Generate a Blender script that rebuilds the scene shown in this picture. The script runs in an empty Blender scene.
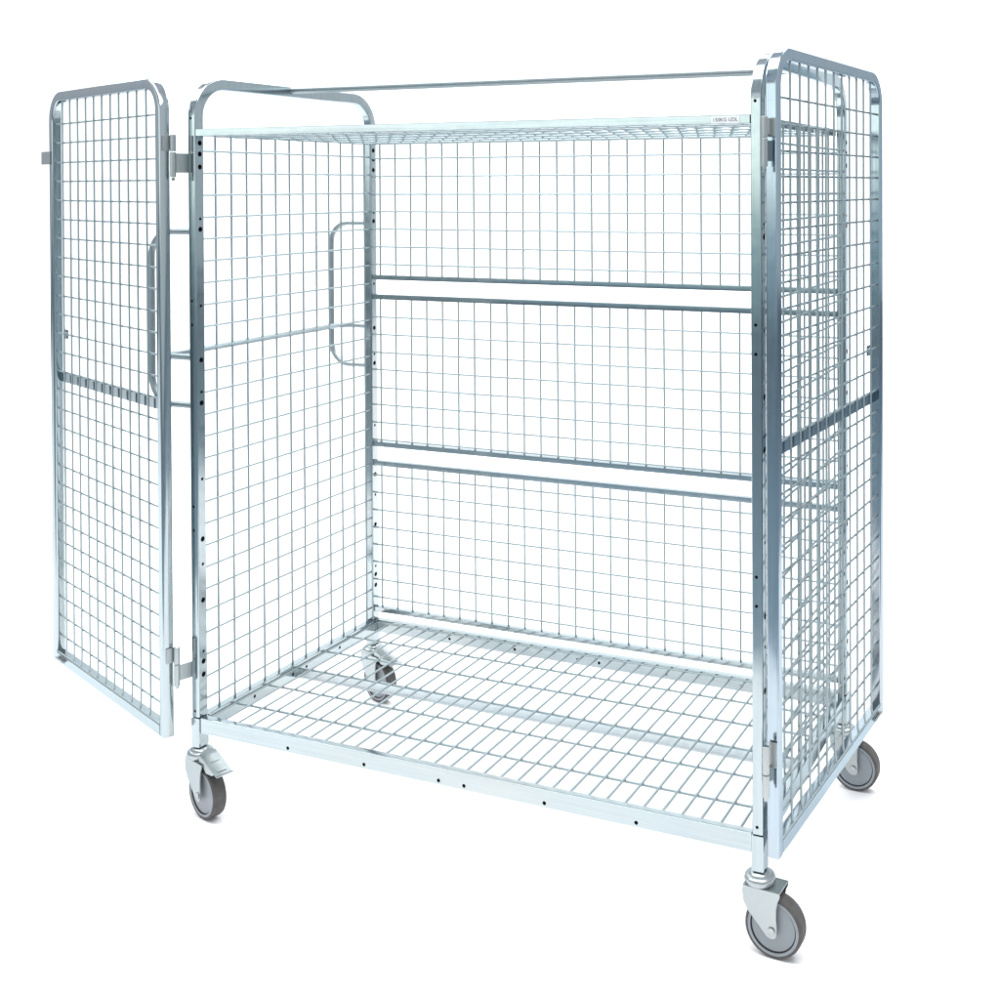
import bpy, bmesh, math, random
from mathutils import Vector, Matrix
random.seed(4)
S = bpy.context.scene
COL = S.collection
R = math.radians

# ------------------------------------------------------------------ camera
cam_d = bpy.data.cameras.new('camera')
cam = bpy.data.objects.new('camera', cam_d)
COL.objects.link(cam)
S.camera = cam
cam_d.sensor_fit = 'HORIZONTAL'
cam_d.sensor_width = 36.0
cam_d.lens = 1168.13 / 1000 * 36.0
cam_d.shift_x = -0.19094            # the picture was cropped low and left of the lens axis
cam_d.shift_y = -0.30304
cam_d.clip_start = 0.02
cam_d.clip_end = 200
cam.matrix_world = (Matrix.Translation((2.0217, -2.0450, 1.4238))
                    @ Matrix.Rotation(0.37303, 4, 'Z')
                    @ Matrix.Rotation(math.pi / 2 - 0.0099054, 4, 'X')
                    @ Matrix.Rotation(-0.0033157, 4, 'Z'))

# ------------------------------------------------------------------ world: the dim bluish studio room
W_ = bpy.data.worlds.new('World')
S.world = W_
W_.use_nodes = True
nt = W_.node_tree
nt.nodes.clear()
wo = nt.nodes.new('ShaderNodeOutputWorld')
bg = nt.nodes.new('ShaderNodeBackground')
tc = nt.nodes.new('ShaderNodeTexCoord')
sx = nt.nodes.new('ShaderNodeSeparateXYZ')
rmp = nt.nodes.new('ShaderNodeValToRGB')
mr = nt.nodes.new('ShaderNodeMapRange')
mr.inputs['From Min'].default_value = -1
mr.inputs['From Max'].default_value = 1
nt.links.new(tc.outputs['Generated'], sx.inputs[0])
nt.links.new(sx.outputs['Z'], mr.inputs['Value'])
nt.links.new(mr.outputs[0], rmp.inputs[0])
el = rmp.color_ramp.elements
el[0].position = 0.0
el[0].color = (0.30, 0.40, 0.48, 1)
el[1].position = 1.0
el[1].color = (0.62, 0.66, 0.74, 1)
for pos, c in ((0.44, (0.34, 0.50, 0.62)), (0.485, (0.48, 0.65, 0.75)), (0.508, (2.3, 2.4, 2.35)), (0.57, (2.0, 2.05, 2.1)), (0.68, (0.62, 0.66, 0.76))):
    e = el.new(pos); e.color = (*c, 1)
# the room to the right of the set is darker and warmer
mx = nt.nodes.new('ShaderNodeMix'); mx.data_type = 'RGBA'
mr2 = nt.nodes.new('ShaderNodeMapRange'); mr2.interpolation_type = 'SMOOTHSTEP'
mr2.inputs['From Min'].default_value = 0.05
mr2.inputs['From Max'].default_value = 0.40
nt.links.new(sx.outputs['X'], mr2.inputs['Value'])
nt.links.new(mr2.outputs[0], mx.inputs['Factor'])
# uneven room: bright openings, darker furniture, a greenish cast in places
nz = nt.nodes.new('ShaderNodeTexNoise')
nz.inputs['Scale'].default_value = 3.4
nz.inputs['Detail'].default_value = 3
nt.links.new(tc.outputs['Generated'], nz.inputs['Vector'])
rz = nt.nodes.new('ShaderNodeValToRGB')
ez = rz.color_ramp.elements
ez[0].position = 0.38; ez[0].color = (0.22, 0.20, 0.18, 1)
ez[1].position = 0.64; ez[1].color = (0.92, 1.02, 0.86, 1)
k = ez.new(0.48); k.color = (1, 1, 1, 1)
nt.links.new(nz.outputs['Fac'], rz.inputs[0])
mul = nt.nodes.new('ShaderNodeMix'); mul.data_type = 'RGBA'; mul.blend_type = 'MULTIPLY'
mul.inputs['Factor'].default_value = 0.8
nt.links.new(rmp.outputs[0], mul.inputs['A'])
nt.links.new(rz.outputs[0], mul.inputs['B'])
# bright openings only on the side behind the photographer; the other walls are plain light grey
mr3 = nt.nodes.new('ShaderNodeMapRange'); mr3.interpolation_type = 'SMOOTHSTEP'
mr3.inputs['From Min'].default_value = -0.55
mr3.inputs['From Max'].default_value = -0.15
nt.links.new(sx.outputs['Y'], mr3.inputs['Value'])
mx3 = nt.nodes.new('ShaderNodeMix'); mx3.data_type = 'RGBA'
nt.links.new(mr3.outputs[0], mx3.inputs['Factor'])
nt.links.new(mul.outputs['Result'], mx3.inputs['A'])
mx3.inputs['B'].default_value = (0.80, 0.80, 0.86, 1)
nt.links.new(mx3.outputs['Result'], mx.inputs['A'])
rm2 = nt.nodes.new('ShaderNodeValToRGB')
nt.links.new(mr.outputs[0], rm2.inputs[0])
e2 = rm2.color_ramp.elements
e2[0].position = 0.35; e2[0].color = (0.62, 0.62, 0.66, 1)
e2[1].position = 0.85; e2[1].color = (0.66, 0.68, 0.74, 1)
for pos, c in ((0.46, (0.70, 0.79, 0.85)), (0.53, (0.80, 0.86, 0.90)), (0.64, (0.88, 0.89, 0.94))):
    e = e2.new(pos); e.color = (*c, 1)
nt.links.new(rm2.outputs[0], mx.inputs['B'])
nt.links.new(mx.outputs['Result'], bg.inputs['Color'])
bg.inputs['Strength'].default_value = 0.95
nt.links.new(bg.outputs[0], wo.inputs['Surface'])

# ------------------------------------------------------------------ studio lamps, added and unseen
def area(name, loc, target, sx_, sy_, power, color=(1, 1, 1)):
    d = bpy.data.lights.new(name, 'AREA')
    d.shape = 'RECTANGLE'
    d.size, d.size_y = sx_, sy_
    d.energy = power
    d.color = color
    o = bpy.data.objects.new(name, d)
    COL.objects.link(o)
    o.location = loc
    o.rotation_euler = (Vector(target) - Vector(loc)).to_track_quat('-Z', 'Y').to_euler()
    return o
area('rear_fill_strip', (-0.8, 2.3, 3.8), (-0.8, 2.0, 0), 8.5, 1.5, 240)  # added overhead strip; the gap to the front one streaks the tubes
area('front_fill_strip', (-0.2, -0.7, 4.0), (-0.2, -0.1, 0), 8.0, 1.7, 265)  # added overhead strip, whitens the floor and streaks the tubes
area('backdrop_fill', (-2.2, 1.6, 3.9), (-2.6, 4.4, 1.0), 8.0, 0.9, 25)  # added lamp, placed to whiten the rear paper

S.view_settings.view_transform = 'Standard'
S.view_settings.look = 'None'
S.view_settings.exposure = 0
S.view_settings.gamma = 1
S.view_settings.use_curve_mapping = False

# ------------------------------------------------------------------ materials
def mat(name):
    m = bpy.data.materials.new(name)
    m.use_nodes = True
    return m, m.node_tree, m.node_tree.nodes['Principled BSDF']

def simple(name, col, rough=0.5, metal=0.0, spec=0.5):
    m, t, p = mat(name)
    p.inputs['Base Color'].default_value = (*col, 1)
    p.inputs['Roughness'].default_value = rough
    p.inputs['Metallic'].default_value = metal
    p.inputs['Specular IOR Level'].default_value = spec
    return m

def zinc(name, c0, c1, c2, rough, scale, run=(1, 1, 0.02), marks=0.05):
    """bright passivated zinc: bluish with faint warm and violet clouds, slightly uneven gloss"""
    m, t, p = mat(name)
    N = t.nodes
    co = N.new('ShaderNodeTexCoord')
    mp = N.new('ShaderNodeMapping')
    mp.inputs['Scale'].default_value = (1, 1, 0.45)
    t.links.new(co.outputs['Object'], mp.inputs[0])
    n1 = N.new('ShaderNodeTexNoise')
    n1.inputs['Scale'].default_value = scale
    n1.inputs['Detail'].default_value = 5
    n1.inputs['Roughness'].default_value = 0.6
    t.links.new(mp.outputs[0], n1.inputs['Vector'])
    r = N.new('ShaderNodeValToRGB')
    r.color_ramp.elements[0].position = 0.28
    r.color_ramp.elements[0].color = (*c0, 1)
    r.color_ramp.elements[1].position = 0.74
    r.color_ramp.elements[1].color = (*c2, 1)
    k = r.color_ramp.elements.new(0.5)
    k.color = (*c1, 1)
    t.links.new(n1.outputs['Fac'], r.inputs[0])
    # fine drawing marks along the tube
    mp2 = N.new('ShaderNodeMapping')
    mp2.inputs['Scale'].default_value = run
    t.links.new(co.outputs['Object'], mp2.inputs[0])
    n4 = N.new('ShaderNodeTexNoise')
    n4.inputs['Scale'].default_value = 260
    n4.inputs['Detail'].default_value = 3
    t.links.new(mp2.outputs[0], n4.inputs['Vector'])
    r4 = N.new('ShaderNodeMapRange')
    r4.inputs['From Min'].default_value = 0.3
    r4.inputs['From Max'].default_value = 0.7
    r4.inputs['To Min'].default_value = 1 - marks
    r4.inputs['To Max'].default_value = 1 + marks
    t.links.new(n4.outputs['Fac'], r4.inputs['Value'])
    mm = N.new('ShaderNodeMix'); mm.data_type = 'RGBA'; mm.blend_type = 'MULTIPLY'
    mm.inputs['Factor'].default_value = 1
    t.links.new(r.outputs[0], mm.inputs['A'])
    t.links.new(r4.outputs[0], mm.inputs['B'])
    t.links.new(mm.outputs['Result'], p.inputs['Base Color'])
    n2 = N.new('ShaderNodeTexNoise')
    n2.inputs['Scale'].default_value = 45
    n2.inputs['Detail'].default_value = 6
    t.links.new(co.outputs['Object'], n2.inputs['Vector'])
    rr = N.new('ShaderNodeMapRange')
    rr.inputs['From Min'].default_value = 0.3
    rr.inputs['From Max'].default_value = 0.7
    rr.inputs['To Min'].default_value = rough - 0.025
    rr.inputs['To Max'].default_value = rough + 0.03
    t.links.new(n2.outputs['Fac'], rr.inputs['Value'])
    t.links.new(rr.outputs[0], p.inputs['Roughness'])
    n3 = N.new('ShaderNodeTexNoise')
    n3.inputs['Scale'].default_value = 11
    n3.inputs['Detail'].default_value = 3
    t.links.new(mp.outputs[0], n3.inputs['Vector'])
    b = N.new('ShaderNodeBump')
    b.inputs['Strength'].default_value = 0.12
    b.inputs['Distance'].default_value = 0.0015
    t.links.new(n3.outputs['Fac'], b.inputs['Height'])
    t.links.new(b.outputs[0], p.inputs['Normal'])
    p.inputs['Metallic'].default_value = 1.0
    p.inputs['Specular Tint'].default_value = (0.62, 0.68, 0.72, 1)
    return m

M_ZINC = zinc('zinc_plated_tube', (0.395, 0.46, 0.49), (0.42, 0.475, 0.49), (0.445, 0.475, 0.475), 0.13, 2.0)
M_RAIL = zinc('zinc_plated_rail', (0.395, 0.46, 0.49), (0.42, 0.475, 0.49), (0.445, 0.475, 0.475), 0.13, 2.0, (0.02, 1, 1))
M_BLUE = zinc('zinc_plated_tube_blue', (0.36, 0.45, 0.52), (0.395, 0.46, 0.505), (0.44, 0.455, 0.475), 0.13, 2.2)
M_ROUND = zinc('zinc_plated_round_tube', (0.29, 0.345, 0.37), (0.31, 0.355, 0.37), (0.33, 0.355, 0.365), 0.40, 3.0)
M_WIRE = zinc('zinc_plated_wire', (0.35, 0.42, 0.44), (0.37, 0.43, 0.445), (0.39, 0.435, 0.44), 0.50, 4.0)
M_PRESS = zinc('zinc_plated_pressing', (0.38, 0.43, 0.445), (0.41, 0.445, 0.45), (0.43, 0.445, 0.44), 0.34, 6.0, (1, 1, 1), 0.02)
M_MATT = zinc('matt_zinc_strip', (0.55, 0.61, 0.64), (0.57, 0.62, 0.64), (0.59, 0.62, 0.63), 0.6, 3.0, (0.02, 1, 1), 0.02)
M_HOLE = simple('shaded_hole_lining', (0.03, 0.033, 0.036), 0.7, 0.6)  # near-black lining stands in for the shade inside the hollow tube
M_DISC = simple('grey_wheel_plastic', (0.24, 0.265, 0.29), 0.42)
M_GROOVE = simple('dark_wheel_groove', (0.05, 0.055, 0.06), 0.6)
M_LABEL = simple('white_label_paper', (0.82, 0.82, 0.83), 0.5)
M_INK = simple('grey_label_ink', (0.12, 0.12, 0.13), 0.6)

def rubber():
    m, t, p = mat('grey_tyre_rubber')
    N = t.nodes
    co = N.new('ShaderNodeTexCoord')
    n = N.new('ShaderNodeTexNoise')
    n.inputs['Scale'].default_value = 60
    n.inputs['Detail'].default_value = 8
    t.links.new(co.outputs['Object'], n.inputs['Vector'])
    r = N.new('ShaderNodeValToRGB')
    r.color_ramp.elements[0].position = 0.3
    r.color_ramp.elements[0].color = (0.056, 0.053, 0.051, 1)
    r.color_ramp.elements[1].position = 0.7
    r.color_ramp.elements[1].color = (0.084, 0.080, 0.078, 1)
    t.links.new(n.outputs['Fac'], r.inputs[0])
    t.links.new(r.outputs[0], p.inputs['Base Color'])
    p.inputs['Roughness'].default_value = 0.62
    b = N.new('ShaderNodeBump')
    b.inputs['Strength'].default_value = 0.25
    b.inputs['Distance'].default_value = 0.001
    t.links.new(n.outputs['Fac'], b.inputs['Height'])
    t.links.new(b.outputs[0], p.inputs['Normal'])
    return m
M_TYRE = rubber()

def paper():
    m, t, p = mat('white_studio_paper')
    N = t.nodes
    co = N.new('ShaderNodeTexCoord')
    n = N.new('ShaderNodeTexNoise')
    n.inputs['Scale'].default_value = 3
    t.links.new(co.outputs['Object'], n.inputs['Vector'])
    r = N.new('ShaderNodeValToRGB')
    r.color_ramp.elements[0].color = (0.88, 0.88, 0.88, 1)
    r.color_ramp.elements[1].color = (0.91, 0.91, 0.91, 1)
    t.links.new(n.outputs['Fac'], r.inputs[0])
    t.links.new(r.outputs[0], p.inputs['Base Color'])
    p.inputs['Roughness'].default_value = 0.9
    p.inputs['Specular IOR Level'].default_value = 0.0
    return m
M_PAPER = paper()

# ------------------------------------------------------------------ mesh helpers
def weight_normals(me, limit=50):
    """flat faces stay flat between their rounded edges: corner normals weighted by face area"""
    cl = math.cos(R(limit))
    fn = [p.normal.copy() for p in me.polygons]
    fa = [p.area for p in me.polygons]
    around = [[] for _ in me.vertices]
    for p in me.polygons:
        for v in p.vertices:
            around[v].append(p.index)
    out = [None] * len(me.loops)
    for p in me.polygons:
        for li in p.loop_indices:
            n = Vector((0, 0, 0))
            for q in around[me.loops[li].vertex_index]:
                if fn[q].dot(fn[p.index]) > cl:
                    n += fn[q] * fa[q]
            out[li] = n.normalized() if n.length > 0 else fn[p.index]
    me.normals_split_custom_set(out)

def obj(name, bm, mats, parent=None, smooth=38):
    if not isinstance(mats, (list, tuple)):
        mats = [mats]
    me = bpy.data.meshes.new(name)
    bmesh.ops.recalc_face_normals(bm, faces=bm.faces)
    bm.to_mesh(me)
    bm.free()
    for m in mats:
        me.materials.append(m)
    me.shade_smooth()
    if name in ('wire_mesh', 'deck_grid', 'shelf_grid', 'backdrop', 'cutter', 'wheel_disc', 'tyre', 'swivel_ring'):
        me.set_sharp_from_angle(angle=R(smooth))
    else:
        weight_normals(me)
    o = bpy.data.objects.new(name, me)
    COL.objects.link(o)
    if parent:
        o.parent = parent
    return o

def box(bm, x0, x1, y0, y1, z0, z1, bev=0.0, M=None, mi=0):
    t = bmesh.new()
    bmesh.ops.create_cube(t, size=1)
    for v in t.verts:
        v.co = Vector((x0 + (v.co.x + .5) * (x1 - x0), y0 + (v.co.y + .5) * (y1 - y0), z0 + (v.co.z + .5) * (z1 - z0)))
    if bev:
        bmesh.ops.bevel(t, geom=list(t.edges), offset=bev, segments=2, affect='EDGES', profile=0.6)
    merge(bm, t, M, mi)

def merge(bm, t, M=None, mi=0):
    if M is not None:
        bmesh.ops.transform(t, matrix=M, verts=t.verts)
    for f in t.faces:
        f.material_index = mi
    me = bpy.data.meshes.new('tmp')
    t.to_mesh(me)
    t.free()
    bm.from_mesh(me)
    bpy.data.meshes.remove(me)

def rect_profile(wn, wb, r, seg=3):
    pts = []
    for cx, cy, a0 in ((wn/2 - r, wb/2 - r, 0), (-wn/2 + r, wb/2 - r, 90), (-wn/2 + r, -wb/2 + r, 180), (wn/2 - r, -wb/2 + r, 270)):
        for k in range(seg + 1):
            a = R(a0 + 90 * k / seg)
            pts.append((cx + r * math.cos(a), cy + r * math.sin(a)))
    return pts

def circ_profile(r, n=10):
    return [(r * math.cos(2 * math.pi * k / n), r * math.sin(2 * math.pi * k / n)) for k in range(n)]

def sweep(bm, path, prof, B, closed=False, M=None, mi=0):
    """sweep a profile (n, b) along a planar path whose plane has the normal B"""
    P = [Vector(p) for p in path]
    B = Vector(B).normalized()
    n = len(P)
    rings = []
    for i in range(n):
        if closed:
            a, c = P[i - 1], P[(i + 1) % n]
        else:
            a, c = P[max(i - 1, 0)], P[min(i + 1, n - 1)]
        d1 = (P[i] - a).normalized() if (P[i] - a).length > 1e-9 else (c - P[i]).normalized()
        d2 = (c - P[i]).normalized() if (c - P[i]).length > 1e-9 else d1
        T = (d1 + d2).normalized()
        k = 1 / max(0.3, T.dot(d1))
        Nn = B.cross(T).normalized()
        ring = []
        for pn, pb in prof:
            co = P[i] + Nn * pn * k + B * pb
            if M is not None:
                co = M @ co
            ring.append(bm.verts.new(co))
        rings.append(ring)
    m = len(prof)
    for i in range(n if closed else n - 1):
        r0, r1 = rings[i], rings[(i + 1) % n]
        for j in range(m):
            f = bm.faces.new((r0[j], r0[(j + 1) % m], r1[(j + 1) % m], r1[j]))
            f.material_index = mi
    if not closed:
        for rg in (rings[0], rings[-1]):
            bm.faces.new(rg).material_index = mi

def rod(bm, a, b, r, n=8, M=None, mi=0):
    a, b = Vector(a), Vector(b)
    d = (b - a).normalized()
    up = Vector((0, 0, 1)) if abs(d.z) < 0.9 else Vector((0, 1, 0))
    Bv = d.cross(up).normalized()
    sweep(bm, [a, b], circ_profile(r, n), Bv, M=M, mi=mi)

def J(a=.0006):
    return random.uniform(-a, a)

def arc_path(c, r, a0, a1, ax1, ax2, n=10):
    c, ax1, ax2 = Vector(c), Vector(ax1), Vector(ax2)
    return [c + ax1 * r * math.cos(R(a0 + (a1 - a0) * k / n)) + ax2 * r * math.sin(R(a0 + (a1 - a0) * k / n)) for k in range(n + 1)]

def lathe(bm, prof, axis_M, n=40, mi=0, close=True):
    """prof: (radius, height) list; turned round local Z, then moved by axis_M"""
    rings = []
    for r, h in prof:
        if r < 1e-6:
            rings.append([bm.verts.new(axis_M @ Vector((0, 0, h)))])
        else:
            rings.append([bm.verts.new(axis_M @ Vector((r * math.cos(2*math.pi*k/n), r * math.sin(2*math.pi*k/n), h))) for k in range(n)])
    cnt = len(rings)
    for i in range(cnt if close else cnt - 1):
        a, b = rings[i], rings[(i + 1) % cnt]
        if len(a) == 1 and len(b) == 1:
            continue
        for k in range(n):
            k2 = (k + 1) % n
            if len(a) == 1:
                f = bm.faces.new((a[0], b[k], b[k2]))
            elif len(b) == 1:
                f = bm.faces.new((a[k], a[k2], b[0]))
            else:
                f = bm.faces.new((a[k], a[k2], b[k2], b[k]))
            f.material_index = mi

def prism(bm, pts, t0, t1, M, mi=0, bev=0.0):
    """outline pts (x, z) extruded in y from t0 to t1"""
    t = bmesh.new()
    a = [t.verts.new((x, t0, z)) for x, z in pts]
    b = [t.verts.new((x, t1, z)) for x, z in pts]
    t.faces.new(a)
    t.faces.new(b)
    n = len(pts)
    for i in range(n):
        t.faces.new((a[i], a[(i+1) % n], b[(i+1) % n], b[i]))
    bmesh.ops.recalc_face_normals(t, faces=t.faces)
    if bev:
        es = [e for e in t.edges if abs(e.verts[0].co.y - e.verts[1].co.y) < 1e-7]
        bmesh.ops.bevel(t, geom=es, offset=bev, segments=2, affect='EDGES')
    merge(bm, t, M, mi)

def drill(o, holes, parent=None):
    """cut round holes (centre, axis, radius, depth) into a part; the lining is coloured dark for the shade inside"""
    cb = bmesh.new()
    for c, ax, r, dep in holes:
        c, ax = Vector(c), Vector(ax).normalized()
        t = bmesh.new()
        bmesh.ops.create_cone(t, cap_ends=True, segments=16, radius1=r, radius2=r, depth=dep + 0.004)
        q = Vector((0, 0, 1)).rotation_difference(ax).to_matrix().to_4x4()
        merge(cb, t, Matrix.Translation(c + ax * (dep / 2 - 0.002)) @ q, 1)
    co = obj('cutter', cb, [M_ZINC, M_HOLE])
    md = o.modifiers.new('drill', 'BOOLEAN')
    md.operation = 'DIFFERENCE'
    md.solver = 'EXACT'
    md.object = co
    bpy.context.view_layer.update()
    dg = bpy.context.evaluated_depsgraph_get()
    new = bpy.data.meshes.new_from_object(o.evaluated_get(dg))
    o.modifiers.clear()
    o.data = new
    cm = co.data
    bpy.data.objects.remove(co)
    bpy.data.meshes.remove(cm)
    new.shade_smooth()
    weight_normals(new)

# ------------------------------------------------------------------ setting: one white paper sweep, floor rising into a wall
bm = bmesh.new()
prof = [(-1.25, 0.0), (0.0, 0.0), (2.0, 0.0), (2.8, 0.0)]
for k in range(1, 13):
    a = R(90 * k / 12)
    prof.append((2.8 + 1.4 * math.sin(a), 1.4 - 1.4 * math.cos(a)))
prof.append((4.2, 5.0))
XS = [-8.0, 2.5]
vs = [[bm.verts.new((x, y, z)) for (y, z) in prof] for x in XS]
for i in range(len(prof) - 1):
    bm.faces.new((vs[0][i], vs[1][i], vs[1][i+1], vs[0][i+1]))
backdrop = obj('backdrop', bm, M_PAPER)
backdrop['kind'] = 'structure'

# grey studio floor the paper lies on
bm = bmesh.new()
q = [bm.verts.new(p) for p in ((-14, -10, -.006), (14, -10, -.006), (14, 12, -.006), (-14, 12, -.006))]
bm.faces.new(q)
floor = obj('floor', bm, simple('grey_studio_floor', (0.20, 0.27, 0.315), 0.7))
floor['kind'] = 'structure'

# ------------------------------------------------------------------ the trolley
WX, DY = 1.3604, 0.665          # outer width and depth
Z0 = 0.222                      # foot of the posts
TX, TY = 0.0215, 0.0270         # post section
ZT = 1.675                      # top of the arches

trolley = bpy.data.objects.new('cage_trolley', None)
COL.objects.link(trolley)
trolley['label'] = 'zinc plated wire mesh cage trolley with both doors swung open on four grey castors'
trolley['category'] = 'trolley'

# base: four rails, cross beam
bm = bmesh.new()
bv = 0.0018
box(bm, .0232, WX - .0232, .0015, .0185, .186, .221, bv)
box(bm, .0232, WX - .0232, DY - .0185, DY - .0015, .186, .221, bv)
box(bm, .003, .0245, .0272, DY - .0272, .186, .221, bv)
box(bm, WX - .0245, WX - .003, .0272, DY - .0272, .186, .221, bv)
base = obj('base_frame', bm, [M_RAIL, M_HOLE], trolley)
hs = []
for x in (.269, .470, .656, .717, .903, 1.103):
    hs.append(((x, .0015, .195), (0, 1, 0), .0040, .012))
    hs.append(((x - .006, DY - .0185, .1995), (0, -1, 0), .0038, .012) if False else ((x - .006, DY - .0185, .1995), (0, 1, 0), .0038, .012))
for y in (.173, .308, .3585, .490):
    hs.append(((.0245, y, .2005), (-1, 0, 0), .0040, .014))
    hs.append(((WX - .0245, y, .2005), (1, 0, 0), .0040, .014))
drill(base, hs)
bm = bmesh.new()
box(bm, .0250, WX - .0250, .320, .360, .187, .193, .001)
obj('cross_beam', bm, M_MATT, base)

# corner legs under the posts
for x in (0, WX - TX):
    for y in (0, DY - TY):
        bm = bmesh.new()
        box(bm, x - .0015, x + TX + .0015, y - .0015, y + TY + .0015, .152, .2205, .003)
        obj('leg', bm, M_ZINC, trolley)

# deck grid
bm = bmesh.new()
zd = .2125
for k in range(32):
    x = .067 + .04 * k
    rod(bm, (x, .018, zd), (x, DY - .018, zd), .0025, 8)
for y in (.115, .222, .330, .440, .545):
    rod(bm, (.024, y, zd - .0042), (WX - .024, y, zd - .0053), .0029, 8)
for y in (.0205, DY - .0205):
    rod(bm, (.026, y, zd + .001), (WX - .026, y, zd + .001), .0022, 8)
for x in (.0268, WX - .0268):
    rod(bm, (x, .022, zd - .001), (x, DY - .022, zd - .001), .0022, 8)
obj('deck_grid', bm, M_WIRE, base)

# side frames: one bent tube each, with holes along the posts
def arch_path():
    yc, rc = TY / 2, .080
    zc = ZT - TY / 2
    p = [Vector((0, yc, Z0)), Vector((0, yc, zc - rc))]
    p += arc_path((0, yc + rc, zc - rc), rc, 180, 90, (0, 1, 0), (0, 0, 1), 14)[1:]
    p += arc_path((0, DY - yc - rc, zc - rc), rc, 90, 0, (0, 1, 0), (0, 0, 1), 14)
    p += [Vector((0, DY - yc, Z0))]
    return p
BIG = (1.5234, 1.4985, 1.4691, 1.3278, 1.0312, .9335, .624, .4848, .3454, .3156)
SML = (1.3514, 1.154, .9585, .7607, .567, .3684)
FRONT = (1.579, 1.166, 1.112, .700, .646, .2355)
def side_frame():
    bm = bmesh.new()
    sweep(bm, arch_path(), rect_profile(TY, TX, .0032, 4), (1, 0, 0), M=Matrix.Translation((TX / 2, 0, 0)))
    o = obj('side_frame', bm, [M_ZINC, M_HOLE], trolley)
    hs = []
    for zs, r in ((BIG, .0060), (SML, .0036)):
        for z in zs:
            for y in (TY / 2 + .001, DY - TY / 2 - .001):
                hs.append(((TX, y, z), (-1, 0, 0), r, .0095))
                hs.append(((0, y, z), (1, 0, 0), r, .0095))
    for z in FRONT:
        hs.append(((TX / 2 - .001, 0, z), (0, 1, 0), .0031, .006))
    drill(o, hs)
    # mesh filling
    bm = bmesh.new()
    xm = TX / 2
    for k in range(12):
        y = .0732 + .05 * k
        rod(bm, (xm, y + J(), .2205), (xm, y + J(), 1.548), .0025, 8)
    for k in range(26):
        z = 1.505 - .05 * k
        rod(bm, (xm + .0046, TY - .002, z + J()), (xm + .0046, DY - TY + .002, z + J()), .0025, 8)
    m = obj('wire_mesh', bm, M_WIRE, o)
    return o, m
sf, sm = side_frame()
sf2 = sf.copy(); COL.objects.link(sf2); sf2.location.x = WX - TX
sm2 = sm.copy(); COL.objects.link(sm2); sm2.parent = sf2

# back panels: three, each two flat rails and a mesh
for (zl, zh, zs) in ((.2455, .6650, None), (.7040, 1.1258, None), (1.1660, 1.5480, None)):
    bm = bmesh.new()
    top = zh < 1.5
    box(bm, TX + .0005, WX - TX - .0005, .6405, .6555, zl, zl + .0135, .0012)
    if top:
        box(bm, TX + .0005, WX - TX - .0005, .6405, .6555, zh - .0140, zh, .0012)
    o = obj('back_panel', bm, M_RAIL, trolley)
    bm = bmesh.new()
    za, zb_ = zl + .006, (zh - .006 if top else zh)
    for k in range(26):
        x = .0432 + .05 * k
        rod(bm, (x + J(), .6508, za), (x + J(), .6508, zb_), .0025, 8)
    z = 1.3057 + .0486 * 5
    while z > za + .012:
        if za + .012 < z < zb_ - .012:
            rod(bm, (TX, 0.6461, z + J(.0009)), (WX - TX, 0.6461, z + J(.0009)), .0026, 8)
        z -= .0486
    obj('wire_mesh', bm, M_WIRE, o)

# top shelf: rim and close wires
bm = bmesh.new()
zs0, zs1 = 1.5378, 1.5548
box(bm, TX + .0008, WX - TX - .0008, .0005, .0120, zs0, zs1, .0012)
box(bm, TX + .0008, WX - TX - .0008, .6280, .6395, zs0, zs1, .0012)
box(bm, TX + .0008, TX + .0120, .0124, .6276, zs0, zs1, .0012)
box(bm, WX - TX - .0120, WX - TX - .0008, .0124, .6276, zs0, zs1, .0012)
shelf = obj('top_shelf', bm, M_RAIL, trolley)
bm = bmesh.new()
for k in range(32):
    x = .067 + .04 * k
    rod(bm, (x, .010, 1.5425), (x, .632, 1.5425), .0018, 8)
for y in (.05, .115, .222, .330, .440, .545, .60):
    rod(bm, (TX + .010, y, 1.5388), (WX - TX - .010, y, 1.5388), .0021, 8)
obj('shelf_grid', bm, M_WIRE, shelf)

# label stuck to the shelf rim
bm = bmesh.new()
box(bm, 1.2625, 1.3185, -.0006, .0003, 1.5388, 1.5522)
lab = obj('load_label', bm, M_LABEL, trolley)
lab['label'] = 'white label reading 150KG UDL on the shelf rim'
tcu = bpy.data.curves.new('lettering', 'FONT')
tcu.body = '150KG UDL'
tcu.size = .0098
tcu.align_x = 'CENTER'
tcu.align_y = 'CENTER'
tcu.extrude = .0001
to = bpy.data.objects.new('lettering_curve', tcu)
COL.objects.link(to)
bpy.context.view_layer.update()
tm = bpy.data.meshes.new_from_object(to.evaluated_get(bpy.context.evaluated_depsgraph_get()))
bpy.data.objects.remove(to)
tm.transform(Matrix.Translation((1.2905, -.0008, 1.5455)) @ Matrix.Rotation(R(90), 4, 'X'))
tm.materials.clear(); tm.materials.append(M_INK)
txt = bpy.data.objects.new('lettering', tm)
COL.objects.link(txt); txt.parent = lab

# round top rail between the arches
bm = bmesh.new()
rod(bm, (TX + .0002, .3226, 1.6655), (WX - TX - .0002, .3226, 1.6655), .0090, 20)
obj('top_rail', bm, M_ROUND, trolley)

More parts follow.
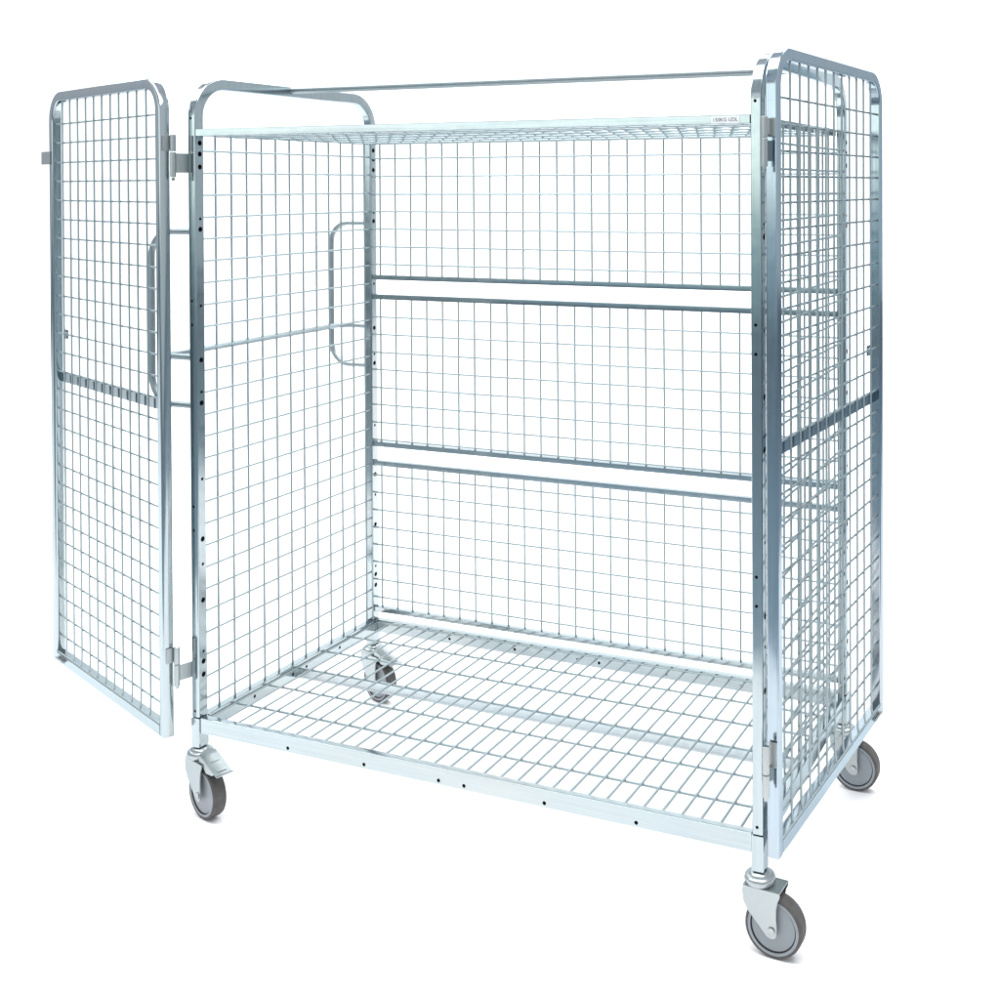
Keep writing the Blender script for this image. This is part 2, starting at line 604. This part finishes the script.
# push handles on the left side: two upright, one lying between
def handle_path(p0, out, along, length, r, reach):
    p0, out, along = Vector(p0), Vector(out), Vector(along)
    a = [p0] + arc_path(p0 + out * (reach - r) + along * r, r, -90, 0, out, along, 10)
    q = p0 + along * length
    b = arc_path(q + out * (reach - r) - along * r, r, 0, 90, out, along, 10) + [q]
    return a + b
for y in (TY / 2, DY - TY / 2):
    bm = bmesh.new()
    sweep(bm, handle_path((-.0005, y, 1.3226), (-1, 0, 0), (0, 0, -1), .396, .058, .1225), circ_profile(.0073, 16), (0, 1, 0))
    obj('push_handle', bm, M_ROUND, trolley)
bm = bmesh.new()
sweep(bm, handle_path((-.0005, TY / 2, 1.0362), (-1, 0, 0), (0, 1, 0), DY - TY, .030, .085), circ_profile(.0074, 16), (0, 0, 1))
obj('side_rail', bm, M_ROUND, trolley)

# doors
DW, TD = .670, .0240
def make_door(corner, dx, dy, zb, zt, mirror, metal):
    """local x runs along the door from its hinge edge, local y points out of the face we see"""
    bm = bmesh.new()
    h = zt - zb
    rc = .062
    p = [Vector((TD/2, 0, 0)), Vector((TD/2, 0, h - TD/2 - rc))]
    p += arc_path((TD/2 + rc, 0, h - TD/2 - rc), rc, 180, 90, (1, 0, 0), (0, 0, 1), 12)[1:]
    p += arc_path((DW - TD/2 - rc, 0, h - TD/2 - rc), rc, 90, 0, (1, 0, 0), (0, 0, 1), 12)
    p += [Vector((DW - TD/2, 0, 0))]
    sweep(bm, p, rect_profile(TD, TD, .0038, 3), (0, 1, 0), M=Matrix.Translation((0, -TD/2, 0)))
    box(bm, TD + .0002, DW - TD - .0002, -TD, 0, 0.0004, TD, .0022)
    d = obj('door', bm, metal, trolley)
    # mesh: wires just behind the near edge of the frame
    bm = bmesh.new()
    ym = -.0062
    for k in range(11):
        x = .083 + .0507 * k + J(.0008)
        lo = TD + .001
        hi = h - TD + .001
        pts = [Vector((x, ym + .0032, lo)), Vector((x, ym + .0005, lo + .012)), Vector((x, ym, lo + .03)), Vector((x, ym, hi))]
        sweep(bm, pts, circ_profile(.0025, 8), (1, 0, 0))
    for k in range(28):
        z = 1.5875 - .0494 * k - zb + J(.0008)
        rod(bm, (TD - .001, ym - .0047, z), (DW - TD + .012, ym - .0047, z), .0024, 8)
    rod(bm, (TD, -.0022, TD + .0024), (DW - TD, -.0022, TD + .0024), .0022, 8)
    obj('wire_mesh', bm, M_WIRE, d)
    bm = bmesh.new()
    box(bm, TD + .0003, DW - TD - .0003, -TD + .001, -.0138, .918 - zb, .944 - zb, .0015)
    obj('cross_bar', bm, metal, d)
    # stop clip on the mesh and sliding bolt at the foot
    bm = bmesh.new()
    zc = 1.045 - zb
    box(bm, .578, .603, -.0125, -.0105, zc - .012, zc + .012, .0006)
    lathe(bm, [(0, 0), (.006, 0), (.006, .004), (0, .0045)], Matrix.Translation((.590, -.0105, zc)) @ Matrix.Rotation(R(-90), 4, 'X'), 16, close=False)
    obj('clip', bm, M_PRESS, d)
    bm = bmesh.new()
    box(bm, .592, .628, .0003, .0016, .008, .020, .0004)
    rod(bm, (.590, .0042, .014), (.634, .0042, .014), .0026, 12)
    box(bm, .598, .602, .0016, .0062, .010, .018, .0006)
    box(bm, .618, .622, .0016, .0062, .010, .018, .0006)
    obj('bolt', bm, M_PRESS, d)
    M = Matrix.Translation((corner[0], corner[1], zb))
    rot = Matrix(((dx[0], dy[0], 0, 0), (dx[1], dy[1], 0, 0), (0, 0, 1, 0), (0, 0, 0, 1)))
    T = M @ rot
    if mirror:      # keep a proper rotation: bake the mirrored frame into the meshes
        for o in [d] + list(d.children):
            o.data.transform(Matrix.Scale(-1, 4, (1, 0, 0)))
            o.data.flip_normals()
        T = M @ Matrix(((-dx[0], dy[0], 0, 0), (-dx[1], dy[1], 0, 0), (0, 0, 1, 0), (0, 0, 0, 1)))
    d.matrix_local = T
    return d
aL = R(69.0)
door_l = make_door((-.033, -.049), (-math.sin(aL), math.cos(aL)), (-math.cos(aL), -math.sin(aL)), .1855, 1.6705, True, M_ZINC)
door_l['label'] = 'door swung outwards beside the handles'
aR = R(4.5)
door_r = make_door((1.3915, -.003), (math.sin(aR), math.cos(aR)), (math.cos(aR), -math.sin(aR)), .1855, 1.6815, False, M_BLUE)
door_r['label'] = 'door folded back along the side'
bm = bmesh.new()
box(bm, -.716, -.655, .0003, .0028, 1.484 - .1855, 1.518 - .1855, .0008)
obj('latch_plate', bm, M_PRESS, door_l)

# hinges
def hinge(side, lo, split, hi, tip):
    sg = -1 if side == 'l' else 1
    ax = -.0135 if side == 'l' else WX + .0150
    ay = -.029
    px = -.0012 if side == 'l' else WX + .0012       # outer face of the post
    bm = bmesh.new()
    lathe(bm, [(0, lo), (.0058, lo), (.0064, lo + .001), (.0064, split - .001), (.0058, split), (0, split)], Matrix.Translation((ax, ay, 0)), 20, close=False)
    # leaf: flat on the side of the post, then bent out to the knuckle
    za, zb = lo + .010, split - .003
    zm, zh = (za + zb) / 2, zb - za
    pts = [Vector((px, TY - .003, 0)), Vector((px, .001, 0)), Vector((ax - sg * .0012, ay + .004, 0))]
    sweep(bm, pts, [(-.0012, -zh/2), (.0012, -zh/2), (.0012, zh/2), (-.0012, zh/2)], (0, 0, 1), M=Matrix.Translation((0, 0, zm)))
    h = obj('hinge', bm, M_PRESS, trolley)
    bm = bmesh.new()
    lathe(bm, [(0, split + .0012), (.0058, split + .0012), (.0064, split + .0022), (.0064, hi - .001), (.0055, hi), (0, hi)], Matrix.Translation((ax, ay, 0)), 20, close=False)
    if side == 'l':
        e, nn = Vector((.358, .934)), Vector((.934, -.358))
        c = Vector((-.0280, -.0360)) + nn * .0016
    else:
        e, nn = Vector((1, 0)), Vector((0, -1))
        c = Vector((WX + .0210, -.0050))
    Mk = Matrix(((e.x, nn.x, 0, c.x), (e.y, nn.y, 0, c.y), (0, 0, 1, 0), (0, 0, 0, 1)))
    box(bm, -.0085, .0085, 0, .0014, split + .003, hi - .002, .0005, Mk)
    kn = Mk.inverted() @ Vector((ax, ay, 0))
    rod(bm, Mk @ Vector((kn.x * .6, .0012, split + .006)), (ax, ay, split + .006), .0022, 8)
    obj('knuckle', bm, M_PRESS, h)
    bm = bmesh.new()
    lathe(bm, [(0, tip), (.0028, tip), (.0038, tip + .002), (.0038, lo - .0006), (0, lo - .0006)], Matrix.Translation((ax, ay, 0)), 14, close=False)
    obj('pin', bm, M_PRESS, h)
hinge('l', .301, .3495, .3890, .294)
hinge('l', 1.446, 1.5025, 1.5415, 1.438)
hinge('r', .311, .3520, .4040, .304)
hinge('r', 1.458, 1.5090, 1.5485, 1.448)

# castors
RW, AZ = .0562, .0562
def castor(x, y, yaw, brake):
    M = Matrix.Translation((x, y, 0)) @ Matrix.Rotation(yaw, 4, 'Z')     # local x = trailing direction
    I = Matrix.Identity(4)
    out = [(-.0255, .1285), (-.0265, .117), (-.0245, .100), (-.0155, .083), (.003, .064), (.0165, .0495), (.0225, .0435), (.031, .0412),
           (.0375, .0432), (.0412, .049), (.0418, .062), (.0405, .080), (.0408, .097), (.0435, .112), (.0475, .1205), (.0475, .1285)]
    bm = bmesh.new()
    for t0 in (-.0235, .0207):
        prism(bm, out, t0, t0 + .0028, I, bev=.0008)
    box(bm, -.0265, .0475, -.0205, .0205, .1257, .1287, .0010)
    f = obj('castor', bm, M_PRESS, trolley)
    f['label'] = 'castor with brake pedal' if brake else 'castor without brake'
    bm = bmesh.new()
    lathe(bm, [(.012, .1287), (.0262, .1287), (.0285, .1320), (.0292, .1365), (.0280, .1410), (.0250, .1438), (.0215, .1446), (.0205, .1470), (.0150, .1505), (.012, .1505)], I, 40)
    obj('swivel_ring', bm, M_PRESS, f)
    AX = Matrix.Translation((.031, 0, AZ)) @ Matrix.Rotation(R(90), 4, 'X')
    bm = bmesh.new()
    lathe(bm, [(.0505, -.0158), (.0530, -.0158), (.0548, -.0145), (.0560, -.0110), (RW, -.005), (RW, .005), (.0560, .0110), (.0548, .0145), (.0530, .0158), (.0505, .0158)], AX, 56)
    obj('tyre', bm, M_TYRE, f)
    bm = bmesh.new()
    hp = [(0, .0125), (.0425, .0125), (.0432, .0110), (.0442, .0110), (.0448, .0152), (.0503, .0152)]
    full = hp + [(r, -h) for r, h in reversed(hp)]
    lathe(bm, full, AX, 56, close=False)
    for fc in bm.faces:
        rr = [((AX.inverted() @ v.co).xy.length) for v in fc.verts]
        if min(rr) > .0424 and max(rr) < .0449:
            fc.material_index = 1
    obj('wheel_disc', bm, [M_DISC, M_GROOVE], f)
    for sg in (1, -1):
        bm = bmesh.new()
        A = Matrix.Translation((.031, 0, AZ)) @ Matrix.Rotation(R(90 * sg), 4, 'X')
        lathe(bm, [(0, .0237), (.0072, .0237), (.0070, .0262), (.0035, .0275), (0, .0270)], A, 6 if sg < 0 else 18, close=False)
        obj('axle_bolt' if sg > 0 else 'axle_nut', bm, M_PRESS, f)
    if brake:
        bm = bmesh.new()
        # stamped pedal: sloping tread with turned-down cheeks and a lip
        w = .0195
        top = [(.0300, .1470), (.0480, .1425), (.0800, .1295), (.1000, .1203), (.1060, .1193), (.1105, .1215)]
        for i in range(len(top) - 1):
            pass
        thick = [(x, z) for x, z in top] + [(x, z - .0026) for x, z in reversed(top)]
        prism(bm, thick, -w, w, I, bev=.0007)
        cheek = [(.0300, .1440), (.0480, .1395), (.0800, .1268), (.0950, .1206), (.0840, .1150), (.0600, .1130), (.0420, .1290), (.0300, .1290)]
        prism(bm, cheek, -w, -w + .0022, I, bev=.0006)
        prism(bm, cheek, w - .0022, w, I, bev=.0006)
        Mr = Matrix.Translation((.0640, 0, .1356)) @ Matrix.Rotation(R(23), 4, 'Y')
        box(bm, -.0016, .0016, -.010, .010, 0, .0018, .0006, Mr)
        Mr = Matrix.Translation((.0860, 0, .1268)) @ Matrix.Rotation(R(23), 4, 'Y')
        box(bm, -.010, .010, -.011, .011, 0, .0012, .0010, Mr)
        obj('brake_pedal', bm, M_PRESS, f)
    f.matrix_local = M
castor(TX/2, TY/2, R(-17.5), True)
castor(TX/2, DY - TY/2, R(-17.5), True)
castor(WX - TX/2, TY/2, R(-3.5), False)
castor(WX - TX/2, DY - TY/2, R(-3.0), False)
